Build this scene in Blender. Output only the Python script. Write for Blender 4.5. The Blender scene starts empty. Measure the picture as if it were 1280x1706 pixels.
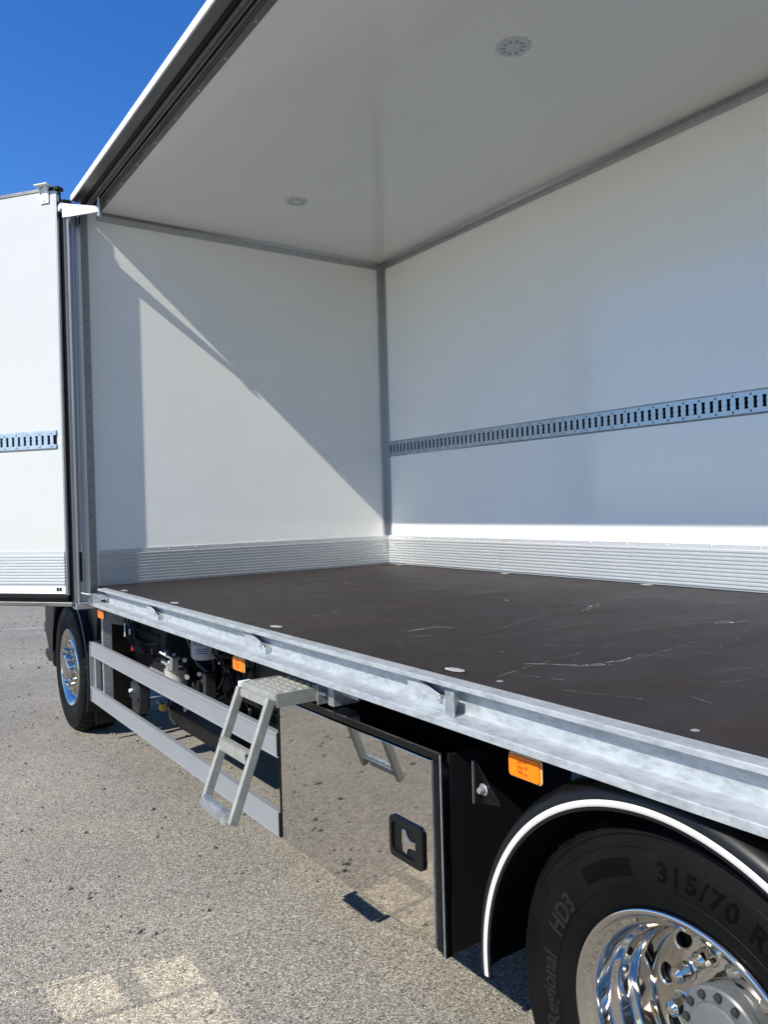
import bpy, bmesh, math, random
from mathutils import Vector, Matrix, noise as mnoise

random.seed(7)
SC = bpy.context.scene
COL = SC.collection
PI = math.pi

# ------------------------------------------------------------------ camera, sky, sun, exposure
cam_d = bpy.data.cameras.new('camera')
cam = bpy.data.objects.new('camera', cam_d)
COL.objects.link(cam)
FW = Vector((-0.82522927, 0.56474506, -0.00772454))
RT = Vector((0.56473163, 0.82484581, -0.02660012))
UP = Vector((0.00865073, 0.02631349, 0.99961631))
cam.matrix_world = Matrix(((RT.x, UP.x, -FW.x, 5.64955), (RT.y, UP.y, -FW.y, -1.44517),
                           (RT.z, UP.z, -FW.z, 1.70196), (0, 0, 0, 1)))
cam_d.sensor_fit = 'VERTICAL'
cam_d.sensor_height = 36.0
cam_d.lens = 1318.04 / 1706 * 36.0
cam_d.clip_start = 0.05
cam_d.clip_end = 3000
SC.camera = cam

SUN_TRAVEL = Vector((-0.20, 1.0, -0.897)).normalized()
to_sun = -SUN_TRAVEL
elev = math.asin(to_sun.z)
rot = math.atan2(-to_sun.x, to_sun.y)
world = bpy.data.worlds.new('World')
SC.world = world
world.use_nodes = True
wn = world.node_tree.nodes
bg = wn['Background']
sky = wn.new('ShaderNodeTexSky')
sky.sky_type = 'NISHITA'
sky.sun_disc = False
sky.sun_elevation = elev
sky.sun_rotation = rot
sky.altitude = 200
sky.air_density = 1.0
sky.dust_density = 0.1
sky.ozone_density = 4.5
hsv = wn.new('ShaderNodeHueSaturation')
hsv.inputs['Saturation'].default_value = 1.28
hsv.inputs['Hue'].default_value = .511
world.node_tree.links.new(sky.outputs[0], hsv.inputs['Color'])
world.node_tree.links.new(hsv.outputs[0], bg.inputs[0])
bg.inputs[1].default_value = 0.115

sun_d = bpy.data.lights.new('sun', 'SUN')
sun_d.energy = 4.2
sun_d.angle = math.radians(0.53)
sun_d.color = (1.0, 0.945, 0.85)
sun = bpy.data.objects.new('sun', sun_d)
COL.objects.link(sun)
sun.rotation_euler = SUN_TRAVEL.to_track_quat('-Z', 'Y').to_euler()
sun.location = (3, -12, 12)

SC.view_settings.view_transform = 'Standard'
SC.view_settings.look = 'None'
SC.view_settings.exposure = 0.68
SC.view_settings.gamma = 1.0
SC.view_settings.use_curve_mapping = False
SC.render.engine = 'CYCLES'
SC.cycles.max_bounces = 14
SC.cycles.diffuse_bounces = 8
SC.cycles.glossy_bounces = 6
SC.cycles.use_denoising = True
SC.cycles.caustics_reflective = True
SC.cycles.blur_glossy = 0.0
SC.cycles.use_guiding = True
SC.cycles.use_surface_guiding = True
SC.cycles.guiding_training_samples = 128
SC.cycles.sample_clamp_indirect = 0

# ------------------------------------------------------------------ materials
MATS = {}


def mat(name, base, rough=0.5, metal=0.0, spec=0.5, var=0.0, scale=8.0, stretch=(1, 1, 1), bump=0.0, bscale=60.0,
        rvar=0.0, coat=0.0, dirt=None, dirt_scale=3.0, dirt_lo=.5, dirt_hi=.7):
    m = bpy.data.materials.new(name)
    m.use_nodes = True
    nt = m.node_tree
    N, L = nt.nodes, nt.links
    b = N['Principled BSDF']
    b.inputs['Base Color'].default_value = (*base, 1)
    b.inputs['Roughness'].default_value = rough
    b.inputs['Metallic'].default_value = metal
    b.inputs['Specular IOR Level'].default_value = spec
    b.inputs['Coat Weight'].default_value = coat
    b.inputs['Coat Roughness'].default_value = 0.05
    geo = N.new('ShaderNodeNewGeometry')
    mp = N.new('ShaderNodeMapping')
    mp.inputs['Scale'].default_value = stretch
    L.new(geo.outputs['Position'], mp.inputs[0])
    col = None
    if var > 0 or rvar > 0:
        nz = N.new('ShaderNodeTexNoise')
        nz.inputs['Scale'].default_value = scale
        nz.inputs['Detail'].default_value = 6
        nz.inputs['Roughness'].default_value = 0.62
        L.new(mp.outputs[0], nz.inputs[0])
        if var > 0:
            r = N.new('ShaderNodeValToRGB')
            r.color_ramp.elements[0].position = 0.32
            r.color_ramp.elements[1].position = 0.68
            r.color_ramp.elements[0].color = (*[max(0, c * (1 - var)) for c in base], 1)
            r.color_ramp.elements[1].color = (*[min(1, c * (1 + var)) for c in base], 1)
            L.new(nz.outputs[0], r.inputs[0])
            col = r.outputs[0]
        if rvar > 0:
            mr = N.new('ShaderNodeMapRange')
            mr.inputs[1].default_value = 0.3
            mr.inputs[2].default_value = 0.7
            mr.inputs[3].default_value = max(0.01, rough - rvar)
            mr.inputs[4].default_value = rough + rvar
            L.new(nz.outputs[0], mr.inputs[0])
            L.new(mr.outputs[0], b.inputs['Roughness'])
    if dirt:
        nz = N.new('ShaderNodeTexNoise')
        nz.inputs['Scale'].default_value = dirt_scale
        nz.inputs['Detail'].default_value = 9
        nz.inputs['Roughness'].default_value = 0.7
        L.new(mp.outputs[0], nz.inputs[0])
        mr = N.new('ShaderNodeMapRange')
        mr.inputs[1].default_value = dirt_lo
        mr.inputs[2].default_value = dirt_hi
        L.new(nz.outputs[0], mr.inputs[0])
        mx = N.new('ShaderNodeMix')
        mx.data_type = 'RGBA'
        L.new(mr.outputs[0], mx.inputs[0])
        if col:
            L.new(col, mx.inputs[6])
        else:
            mx.inputs[6].default_value = (*base, 1)
        mx.inputs[7].default_value = (*dirt, 1)
        col = mx.outputs[2]
    if col:
        L.new(col, b.inputs['Base Color'])
    if bump > 0:
        nz = N.new('ShaderNodeTexNoise')
        nz.inputs['Scale'].default_value = bscale
        nz.inputs['Detail'].default_value = 4
        L.new(mp.outputs[0], nz.inputs[0])
        bp = N.new('ShaderNodeBump')
        bp.inputs['Strength'].default_value = 1.0
        bp.inputs['Distance'].default_value = bump
        L.new(nz.outputs[0], bp.inputs['Height'])
        L.new(bp.outputs[0], b.inputs['Normal'])
    MATS[name] = m
    return m


WHITE = mat('white_gelcoat', (.86, .858, .812), .12, bump=.0013, bscale=2.6, rvar=.03, scale=2.5, var=.012)
LASH = mat('sky_tinted_lashing_zinc', (.42, .50, .56), .36, metal=.6, var=.12, scale=18, rvar=.06)  # blue cast puts the sky's reflection into the base colour
ALUP = mat('dull_aluminium', (.34, .35, .36), .45, metal=.9, rvar=.05, scale=20, stretch=(1, 1, .05), var=.08)
WDOOR = mat('white_door_gelcoat', (.50, .512, .49), .3, var=.012, scale=4)  # the wall white, darkened in its colour to offset full sun on the door
WPAINT = mat('white_paint', (.78, .785, .77), .25, var=.02, scale=5)
ALU = mat('brushed_aluminium', (.50, .505, .51), .36, metal=1, rvar=.06, scale=30, stretch=(1, 1, .05), var=.08)
ALUX = mat('ribbed_aluminium', (.60, .61, .61), .42, metal=.6, rvar=.03, scale=6)
ALUD = mat('weathered_aluminium', (.20, .195, .185), .5, metal=.9, rvar=.08, scale=9, stretch=(.25, 1, 1), var=.2)
GALV = mat('galvanised_steel', (.375, .405, .42), .46, metal=.42, var=.2, scale=75, stretch=(.45, 1, 1), rvar=.07,
           bump=.0005, bscale=110, dirt=(.475, .505, .52), dirt_scale=24, dirt_lo=.45, dirt_hi=.60)
CUPM = mat('bright_zinc', (.38, .385, .38), .5, metal=.2, var=.3, scale=60)
GALVD = mat('galvanised_plate', (.42, .45, .47), .42, metal=.7, var=.2, scale=30, rvar=.1)
STEP = mat('zinc_step_steel', (.34, .34, .305), .5, metal=.35, var=.12, scale=25, rvar=.08, bump=.0003, bscale=150)
GUARD = mat('grey_guard_aluminium', (.26, .275, .285), .45, metal=.25, var=.04, scale=14, stretch=(.2, 1, 1), rvar=.05)
FLOOR = mat('phenolic_floor', (.0175, .0118, .0108), .55, var=.3, scale=3.5, stretch=(1, .6, 1), rvar=.09, bump=.0005, bscale=420,
            spec=.3, dirt=(.034, .026, .0235), dirt_scale=1.8, dirt_lo=.48, dirt_hi=.78)
BLACK = mat('black_paint', (.003, .003, .0035), .2, spec=.3, rvar=.06, scale=20, var=.2)
BLACKM = mat('black_chassis_paint', (.004, .004, .0045), .55, spec=.25, var=.4, scale=12, rvar=.1)
PLAST = mat('black_plastic', (.0035, .0035, .004), .38, spec=.3, var=.2, scale=15, rvar=.05)
DGREY = mat('dark_grey_plastic', (.022, .023, .025), .45, var=.15, scale=20)
RUBBER = mat('tyre_rubber', (.0032, .0032, .0031), .62, spec=.13, var=.3, scale=9, rvar=.1, bump=.0005, bscale=180,
             dirt=(.0085, .008, .0075), dirt_scale=6, dirt_lo=.55, dirt_hi=.85)
RLET = mat('tyre_lettering_sunlit_rubber', (.011, .011, .011), .45, spec=.25, var=.15, scale=20)  # lighter copy: sun on the left-hand letters put into the colour
RLETD = mat('tyre_lettering_dark_rubber', (.0012, .0012, .0012), .4, spec=.1)
SEAL = mat('black_rubber_seal', (.004, .004, .0045), .6, spec=.25, var=.2, scale=20)
CHROME = mat('polished_chrome', (.64, .61, .56), .05, metal=1, rvar=.02, scale=14, bump=.00012, bscale=18)
CHROMEF = mat('dull_wheel_chrome', (.50, .48, .445), .13, metal=1, rvar=.04, scale=20)
MIRROR = mat('mirror_polished_stainless', (.66, .632, .575), .034, metal=1, bump=.00004, bscale=3)
DSTEEL = mat('dark_polished_steel', (.035, .035, .038), .16, metal=.6, spec=.3, rvar=.07, scale=40, stretch=(1, 1, .15),
             dirt=(.07, .07, .07), dirt_scale=60, dirt_lo=.68, dirt_hi=.78)
HUB = mat('grey_hub_paint', (.10, .108, .112), .38, var=.12, scale=25)
AMBER = mat('amber_lens', (.93, .19, .003), .25, spec=.4)
AMBERD = mat('amber_reflector', (.50, .085, .002), .3)
LAMPF = mat('clear_lens_rim', (.70, .42, .16), .2)
EDGE = mat('white_mudguard_edge', (.56, .56, .55), .4, var=.05, scale=30)
SCREW = mat('zinc_screw', (.62, .63, .64), .35, metal=.8, var=.1, scale=100)
HOLE = mat('dark_opening', (.004, .004, .004), .8, spec=.1)
LIGHTP = mat('ceiling_lamp_plastic', (.62, .625, .615), .3)
LIGHTS = mat('ceiling_lamp_lens', (.40, .405, .40), .25)
SCUFF = mat('dull_scuff', (.095, .082, .075), .65, var=.4, scale=30)
SCRATCH = mat('pale_scratch', (.50, .46, .43), .6, var=.3, scale=60)
RED = mat('red_plastic', (.50, .03, .02), .4)
YEL = mat('yellow_plastic', (.62, .42, .03), .4)
BLUE = mat('blue_print', (.02, .05, .22), .5)
BUCKET = mat('white_filter_paint', (.40, .40, .39), .35, var=.05, scale=20)
LEAF = mat('dry_leaf', (.07, .042, .024), .75, var=.3, scale=80)
STONE = mat('stone', (.17, .16, .145), .85, var=.7, scale=14)
GLASS = mat('dark_glass', (.01, .012, .014), .05)


def ground_material():
    m = bpy.data.materials.new('gravel_asphalt')
    m.use_nodes = True
    nt = m.node_tree
    N, L = nt.nodes, nt.links
    b = N['Principled BSDF']
    b.inputs['Roughness'].default_value = .85
    b.inputs['Specular IOR Level'].default_value = .3
    geo = N.new('ShaderNodeNewGeometry')
    pos = geo.outputs['Position']

    def vor(scale):
        v = N.new('ShaderNodeTexVoronoi')
        v.inputs['Scale'].default_value = scale
        v.inputs['Randomness'].default_value = 1
        L.new(pos, v.inputs['Vector'])
        return v

    def ramp(src, stops):
        r = N.new('ShaderNodeValToRGB')
        e = r.color_ramp.elements
        while len(e) < len(stops):
            e.new(.5)
        for k, (p, c) in enumerate(stops):
            e[k].position = p
            e[k].color = (*c, 1)
        L.new(src, r.inputs[0])
        return r.outputs[0]

    def mix(f, a, bb, mode='MIX'):
        x = N.new('ShaderNodeMix')
        x.data_type = 'RGBA'
        x.blend_type = mode
        if isinstance(f, float):
            x.inputs[0].default_value = f
        else:
            L.new(f, x.inputs[0])
        for i, s in ((6, a), (7, bb)):
            if isinstance(s, tuple):
                x.inputs[i].default_value = (*s, 1)
            else:
                L.new(s, x.inputs[i])
        return x.outputs[2]

    def noise(scale, detail=5, rough=.6):
        n = N.new('ShaderNodeTexNoise')
        n.inputs['Scale'].default_value = scale
        n.inputs['Detail'].default_value = detail
        n.inputs['Roughness'].default_value = rough
        L.new(pos, n.inputs['Vector'])
        return n.outputs[0]

    v1, v2 = vor(235), vor(120)
    sep = N.new('ShaderNodeSeparateColor')
    L.new(v1.outputs['Color'], sep.inputs[0])
    sep2 = N.new('ShaderNodeSeparateColor')
    L.new(v2.outputs['Color'], sep2.inputs[0])
    c1 = ramp(sep.outputs[0], [(0, (.11, .103, .096)), (.22, (.24, .226, .206)), (.6, (.36, .338, .31)), (.84, (.50, .476, .44)), (1, (.74, .72, .69))])
    c2 = ramp(sep2.outputs[1], [(0, (.12, .112, .105)), (.35, (.28, .265, .24)), (.75, (.35, .33, .30)), (1, (.52, .50, .47))])
    stone_big = ramp(sep2.outputs[0], [(.62, (0, 0, 0)), (.66, (1, 1, 1))])
    c = mix(stone_big, c1, c2)
    # binder between the stones
    d1 = ramp(v1.outputs['Distance'], [(.38, (1, 1, 1)), (.70, (.42, .41, .40))])
    c = mix(1.0, c, d1, 'MULTIPLY')
    big = ramp(noise(.55, 6, .6), [(.34, (.82, .825, .84)), (.66, (1.12, 1.10, 1.07))])
    c = mix(1.0, c, big, 'MULTIPLY')
    mid = ramp(noise(5, 6, .7), [(.3, (.93, .93, .93)), (.7, (1.06, 1.06, 1.05))])
    c = mix(1.0, c, mid, 'MULTIPLY')
    c = mix(1.0, c, (1.0, .982, .90), 'MULTIPLY')
    L.new(c, b.inputs['Base Color'])
    h = N.new('ShaderNodeMath')
    h.operation = 'MULTIPLY_ADD'
    L.new(sep.outputs[1], h.inputs[0])
    h.inputs[1].default_value = .45
    inv = N.new('ShaderNodeMath')
    inv.operation = 'SUBTRACT'
    inv.inputs[0].default_value = 1
    L.new(v1.outputs['Distance'], inv.inputs[1])
    L.new(inv.outputs[0], h.inputs[2])
    h2 = N.new('ShaderNodeMath')
    h2.operation = 'MULTIPLY_ADD'
    L.new(noise(25, 4), h2.inputs[0])
    h2.inputs[1].default_value = 1.2
    L.new(h.outputs[0], h2.inputs[2])
    bp = N.new('ShaderNodeBump')
    bp.inputs['Strength'].default_value = 1
    bp.inputs['Distance'].default_value = .0012
    L.new(h2.outputs[0], bp.inputs['Height'])
    L.new(bp.outputs[0], b.inputs['Normal'])
    return m


GROUND = ground_material()


# ------------------------------------------------------------------ mesh helpers
class MB:
    """collects shapes and links them as ONE mesh object"""

    def __init__(s):
        s.v, s.f = [], []

    def add(s, vs, fs):
        o = len(s.v)
        s.v += [tuple(p) for p in vs]
        s.f += [tuple(i + o for i in f) for f in fs]
        return s

    def box(s, x0, x1, y0, y1, z0, z1):
        v = [(x, y, z) for x in (x0, x1) for y in (y0, y1) for z in (z0, z1)]
        return s.add(v, [(0, 1, 3, 2), (4, 6, 7, 5), (0, 4, 5, 1), (2, 3, 7, 6), (0, 2, 6, 4), (1, 5, 7, 3)])

    def prism(s, poly, axis, a, b):
        """poly of 2D points; axis 0: (y,z) along x, 1: (x,z) along y, 2: (x,y) along z"""
        n = len(poly)

        def P(p, t):
            return ((t, p[0], p[1]), (p[0], t, p[1]), (p[0], p[1], t))[axis]
        v = [P(p, a) for p in poly] + [P(p, b) for p in poly]
        f = [tuple(range(n))[::-1], tuple(range(n, 2 * n))]
        f += [(i, (i + 1) % n, n + (i + 1) % n, n + i) for i in range(n)]
        return s.add(v, f)

    def bar(s, p, q, w, h, up=(0, 0, 1)):
        p, q = Vector(p), Vector(q)
        d = (q - p).normalized()
        u = Vector(up)
        a = d.cross(u)
        if a.length < 1e-4:
            a = d.cross(Vector((1, 0, 0)))
        a.normalize()
        u = a.cross(d)
        v = []
        for c in (p, q):
            for i, j in ((-1, -1), (1, -1), (1, 1), (-1, 1)):
                v.append(c + a * w / 2 * i + u * h / 2 * j)
        return s.add(v, [(3, 2, 1, 0), (4, 5, 6, 7), (0, 1, 5, 4), (1, 2, 6, 5), (2, 3, 7, 6), (3, 0, 4, 7)])

    def tube(s, pts, r, n=10):
        pts = [Vector(p) for p in pts]
        rs = r if isinstance(r, (list, tuple)) else [r] * len(pts)
        o = len(s.v)
        for k, p in enumerate(pts):
            d = (pts[min(k + 1, len(pts) - 1)] - pts[max(k - 1, 0)]).normalized()
            a = d.cross(Vector((0, 0, 1)))
            if a.length < 1e-3:
                a = d.cross(Vector((1, 0, 0)))
            a.normalize()
            u = a.cross(d)
            for i in range(n):
                t = 2 * PI * i / n
                s.v.append(tuple(p + (a * math.cos(t) + u * math.sin(t)) * rs[k]))
        for k in range(len(pts) - 1):
            for i in range(n):
                j = (i + 1) % n
                s.f.append((o + k * n + i, o + k * n + j, o + (k + 1) * n + j, o + (k + 1) * n + i))
        s.f.append(tuple(o + i for i in range(n))[::-1])
        s.f.append(tuple(o + (len(pts) - 1) * n + i for i in range(n)))
        return s

    def lathe(s, prof, n=48, axis=1, c=(0, 0, 0), a0=0., a1=2 * PI, closed=False, wob=None):
        """prof: (radius, along) pairs; revolved round `axis` through c"""
        full = abs(a1 - a0 - 2 * PI) < 1e-6
        m = n if full else n + 1
        o = len(s.v)
        np_ = len(prof)
        for i in range(m):
            t = a0 + (a1 - a0) * i / n
            for k, (r, al) in enumerate(prof):
                if wob:
                    r, al = wob(i, k, r, al)
                ct, st = math.cos(t) * r, math.sin(t) * r
                p = ((al, ct, st), (ct, al, st), (ct, st, al))[axis]
                s.v.append((p[0] + c[0], p[1] + c[1], p[2] + c[2]))
        for i in range(n):
            j = (i + 1) % m
            for k in range(np_ - 1 if not closed else np_):
                k2 = (k + 1) % np_
                s.f.append((o + i * np_ + k, o + j * np_ + k, o + j * np_ + k2, o + i * np_ + k2))
        if not full and closed:
            s.f.append(tuple(o + k for k in range(np_)))
            s.f.append(tuple(o + n * np_ + k for k in range(np_))[::-1])
        return s

    def disc(s, c, r, axis, t0, t1, n=12):
        """capped cylinder"""
        poly = [(c[0] + r * math.cos(2 * PI * i / n), c[1] + r * math.sin(2 * PI * i / n)) for i in range(n)]
        return s.prism(poly, axis, t0, t1)

    def build(s, name, m, parent=None, bevel=0.0, smooth=None, loc=None, seg=2):
        me = bpy.data.meshes.new(name)
        me.from_pydata(s.v, [], s.f)
        me.update()
        bm = bmesh.new()
        bm.from_mesh(me)
        bmesh.ops.recalc_face_normals(bm, faces=bm.faces)
        bm.to_mesh(me)
        bm.free()
        me.materials.append(m)
        o = bpy.data.objects.new(name, me)
        COL.objects.link(o)
        if parent:
            o.parent = parent
        if loc:
            o.location = loc
        if smooth:
            me.polygons.foreach_set('use_smooth', [True] * len(me.polygons))
            me.set_sharp_from_angle(angle=math.radians(smooth))
        if bevel > 0:
            b = o.modifiers.new('bevel', 'BEVEL')
            b.width = bevel
            b.segments = seg
            b.limit_method = 'ANGLE'
            b.angle_limit = math.radians(40)
        return o


def label(o, t):
    o['label'] = t
    return o


def stuff(o):
    o['kind'] = 'stuff'
    return o


def copy_to(o, loc, parent, rot=None):
    c = o.copy()
    COL.objects.link(c)
    c.parent = parent
    c.location = loc
    if rot is not None:
        c.rotation_euler = rot
    return c


def text_mesh(body, size, extrude=.001, spacing=1.0, align='CENTER', bold=0.0):
    cu = bpy.data.curves.new('text', 'FONT')
    cu.body = body
    cu.size = size
    cu.extrude = extrude
    cu.offset = bold
    cu.resolution_u = 3
    cu.space_character = spacing
    cu.align_x = align
    ob = bpy.data.objects.new('text', cu)
    COL.objects.link(ob)
    dg = bpy.context.evaluated_depsgraph_get()
    me = bpy.data.meshes.new_from_object(ob.evaluated_get(dg))
    bpy.data.objects.remove(ob)
    vs = [tuple(v.co) for v in me.vertices]
    fs = [tuple(p.vertices) for p in me.polygons]
    bpy.data.meshes.remove(me)
    return vs, fs


# ------------------------------------------------------------------ dimensions (metres, from the photograph)
W = 2.461        # inside width; near opening at y = 0, far wall at y = W
ZF, ZC = 1.20, 3.794
ZK = 1.4465      # top of the kick plates
XL = 7.60        # inside length; front wall at x = 0
YC = 0.088       # near edge of the ceiling panel

# ------------------------------------------------------------------ ground
g = MB()
nx = 1
g.add([(-500, -500, 0), (500, -500, 0), (500, 500, 0), (-500, 500, 0)], [(0, 1, 2, 3)])
ground = g.build('ground', GROUND)
ground['kind'] = 'structure'
ground['label'] = 'grey gravelly asphalt yard under the truck'

rl = MB().prism([(-7.62, .05), (-7.54, .05), (-7.02, 1.15), (-7.10, 1.15)], 2, .0005, .0045).build('road_marking', mat('worn_line_paint', (.33, .32, .295), .8, var=.35, scale=25), None)
rl['kind'] = 'structure'
rl['label'] = 'thin worn pale line on the asphalt beyond the front wheel'

# ------------------------------------------------------------------ the truck: one thing with parts
truck = bpy.data.objects.new('box_truck', None)
COL.objects.link(truck)
truck['label'] = 'white box truck with its side opened up, showing a bare brown floor'
truck['category'] = 'truck'

# ---- load floor
fl = MB().box(0.003, XL, 0.004, W - .003, 1.165, ZF).build('load_floor', FLOOR, truck)
label(fl, 'dark brown load floor with scratches and screws')


def scratch(pts, w=.006, k=None):
    m = MB()
    rnd = random.Random(int(abs(sum(a * 131.7 + b * 57.3 for a, b in pts)) * 100) % 9973)
    for a, b in zip(pts, pts[1:]):
        a, b = Vector((*a, 0)), Vector((*b, 0))
        d = b - a
        n = Vector((-d.y, d.x, 0)).normalized()
        t = 0
        L_ = d.length
        while t < L_:
            l = rnd.uniform(.015, .06)
            e = min(L_, t + l)
            ww = w * rnd.uniform(.15, .6)
            off = n * rnd.uniform(-.002, .002)
            p, q = a + d * (t / L_) + off, a + d * (e / L_) + off
            z = ZF + .0006
            m.add([(*(p - n * ww * .3).xy, z), (*(p + n * ww * .3).xy, z), (*(q + n * ww).xy, z), (*(q - n * ww * .7).xy, z)], [(0, 1, 2, 3)])
            t = e + rnd.choice([0, .004, .015, .03])
    return m


SC_LIST = [[(2.44, .333), (2.369, .521)], [(3.088, .385), (3.089, .586)], [(3.209, .306), (3.264, .443)],
           [(3.10, .40), (3.10, .55), (3.19, .60)],
           [(3.853, .291), (4.0, .386), (4.03, .55), (4.005, .707)], [(3.88, .31), (4.02, .42), (4.06, .50)],
           [(3.185, 1.318), (3.12, 1.45), (3.06, 1.587)], [(3.17, 1.37), (3.14, 1.50)],
           [(3.80, 1.40), (3.84, 1.55)], [(3.78, 1.42), (3.80, 1.50)],
           [(1.3, .8), (1.9, 1.4), (2.3, 2.2)], [(4.3, .6), (4.5, 1.3)]]
for k, s_ in enumerate(SC_LIST):
    stuff(scratch(s_, w=.0055 if k < 10 else .002).build('scratch', SCRATCH, fl))
for s_ in ([(3.30, .72), (3.15, 1.10), (3.07, 1.50)], [(3.62, .86), (3.70, 1.15), (3.79, 1.55)], [(3.95, .10), (3.90, .28), (3.86, .55)],
           [(2.95, .50), (3.00, .95), (2.97, 1.30)], [(3.42, .55), (3.46, .85), (3.43, 1.20)], [(2.2, .25), (2.5, .9)], [(1.6, .6), (2.1, 1.0), (2.35, 1.7)],
           [(4.05, .55), (4.02, .80), (3.98, 1.0)], [(3.55, 1.3), (3.60, 1.9)], [(4.4, .5), (4.5, 1.0)]):
    stuff(scratch(s_, w=.014).build('scuff_mark', SCUFF, fl))
fine = MB()
rnd = random.Random(3)
for k in range(60):
    x, y = rnd.uniform(.3, 5), rnd.uniform(.1, 2.3)
    a = rnd.uniform(-.5, .9)
    l = rnd.uniform(.03, .25)
    s2 = scratch([(x, y), (x + l * math.cos(a), y + l * math.sin(a))], w=.0014)
    fine.add(s2.v, s2.f)
stuff(fine.build('fine_scratches', SCRATCH, fl))
specks = MB()
for k in range(170):
    x, y, r = rnd.uniform(.2, 5.2), rnd.uniform(.06, 2.4), rnd.uniform(.0012, .0035)
    h = rnd.random() * 3
    specks.add([(x + r * math.cos(h + i * PI / 2) * (1 + .5 * (i % 2)), y + r * math.sin(h + i * PI / 2), ZF + .0008) for i in range(4)], [(0, 1, 2, 3)])
stuff(specks.build('dust_specks', SCRATCH, fl))
screw0 = None
for x, y in [(3.993, .068), (4.617, .06), (2.645, 1.363), (3.825, 1.472), (3.104, 1.473)]:
    if screw0 is None:
        screw0 = MB().lathe([(0, .0016), (.005, .0016), (.0085, .0011), (.010, 0.0002)], 14, 2).build('floor_screw', SCREW, fl, smooth=60)
        screw0.location = (x, y, ZF)
    else:
        copy_to(screw0, (x, y, ZF), fl)
# oval lashing cups let into the floor edge
cup0 = None
for x, y in [(3.79, .072), (1.41, .045), (2.604, .066), (.487, .04), (5.0, .07), (.20, 2.42), (1.497, 2.42), (2.70, 2.42)]:
    if cup0 is None:
        m = MB().lathe([(0, .0022), (.012, .0030), (.026, .0024), (.036, .0018), (.041, .0006)], 24, 2, wob=lambda i, k, r, al: (r * (1 + .13 * math.sin(i * 1.3) * math.cos(i * .7 + 1)), al))
        cup0 = m.build('lashing_cup', CUPM, fl, smooth=50)
        cup_rim_shade = MB().lathe([(.041, .0007), (.049, .0012), (.053, .0003)], 24, 2).build('cup_rim_shade', SEAL, fl)  # black ring puts the thin shadow round the cup into the colour
        cup0.scale = cup_rim_shade.scale = (1.0, .5, 1)
        cup0.location = cup_rim_shade.location = (x, y, ZF)
    else:
        copy_to(cup0, (x, y, ZF), fl)
        copy_to(cup_rim_shade, (x, y, ZF), fl)

# ---- galvanised side rail along the opening
prof = [(-.001, ZF + .001), (-.0525, ZF + .001), (-.0545, ZF - .001), (-.0545, ZF - .013), (-.004, ZF - .013),
        (-.004, 1.111), (-.009, 1.1075), (-.0825, 1.105), (-.085, 1.1025), (-.085, 1.084), (-.001, 1.084)]
rail = MB().prism(prof, 0, 0.20, XL - .02).build('side_rail', GALV, truck)
label(rail, 'galvanised steel edge rail along the open side')


def keeper(x, big=False):
    m = MB()
    m.prism([(x, 1.1065), (x + .20, 1.1065), (x + .20, 1.128), (x + .165, 1.150), (x + .055, 1.180), (x, 1.180)], 1, -.034, -.029)
    m.box(x, x + .005, -.029, -.007, 1.1065, 1.18)
    m.box(x + .19, x + .196, -.029, -.007, 1.1065, 1.135)
    k = m.build('lock_keeper', GALV, rail, bevel=.002)
    MB().disc((x + .165, 1.143), .010, 1, -.044, -.0345, 8).lathe([(0, -.048), (.005, -.048), (.006, -.043)], 8, 1, (x + .165, 0, 1.143)).build('keeper_bolt', SCREW, rail, bevel=.0015)
    if big:
        MB().box(x + .205, x + .245, -.054, -.048, 1.1065, 1.176).box(x + .205, x + .210, -.0478, -.0072, 1.1065, 1.165).build('stop_block', GALVD, rail, bevel=.003)


keeper(1.16)
keeper(2.50)
keeper(3.69, True)
keeper(5.9)
# fittings at the front end of the rail
m = MB()
m.box(.13, .136, -.085, -.03, 1.095, 1.165).box(.185, .191, -.085, -.03, 1.095, 1.16).box(.10, .199, -.085, -.03, 1.086, 1.095)
m.tube([(.11, -.055, 1.15), (.30, -.045, 1.148)], .010, 10)
m.tube([(.24, -.044, 1.149), (.29, -.044, 1.149)], .019, 10)
m.build('rail_end_hinge', SCREW, rail, smooth=40)
lev = MB().tube([(-.30, -.33, 1.205), (-.24, -.29, 1.198), (.12, -.06, 1.150)], [.010, .0065, .0065], 8)
lev.tube([(-.36, -.36, 1.225), (-.30, -.33, 1.205)], [.006, .010], 8)
label(lev.build('lock_lever', GALVD, truck, smooth=50), 'thin steel lock lever at the front end of the rail')

# ---- walls
fw = MB().box(-.07, 0, 0.0, W + .07, 1.10, ZC).build('front_wall', WHITE, truck)
label(fw, 'white inner front wall crossed by a slanting sunlit patch')
sw = MB().box(0.0, XL, W, W + .07, 1.10, ZC).build('side_wall', WHITE, truck)
label(sw, 'white glossy inner wall on the far side')
rw = MB().box(XL, XL + .07, 0.0, W + .07, 1.10, ZC).build('rear_wall', WHITE, truck)


def ribbed(length, ribs=10, z0=ZF + .003, z1=ZK, proud=.014):
    """profile of a ribbed kick plate, (offset from wall, z)"""
    p = [(0.0015, z0), (.004, z0)]
    top = z1 - .026
    pitch = (top - z0 - .004) / ribs
    for k in range(ribs):
        z = z0 + .004 + k * pitch
        p += [(.004, z), (.004, z + pitch * .30), (proud, z + pitch * .42), (proud, z + pitch * .80), (.004, z + pitch * .96)]
    p += [(.004, top + .002), (.006, top + .004), (.006, z1 - .001), (.005, z1), (.0015, z1)]
    return p


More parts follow.
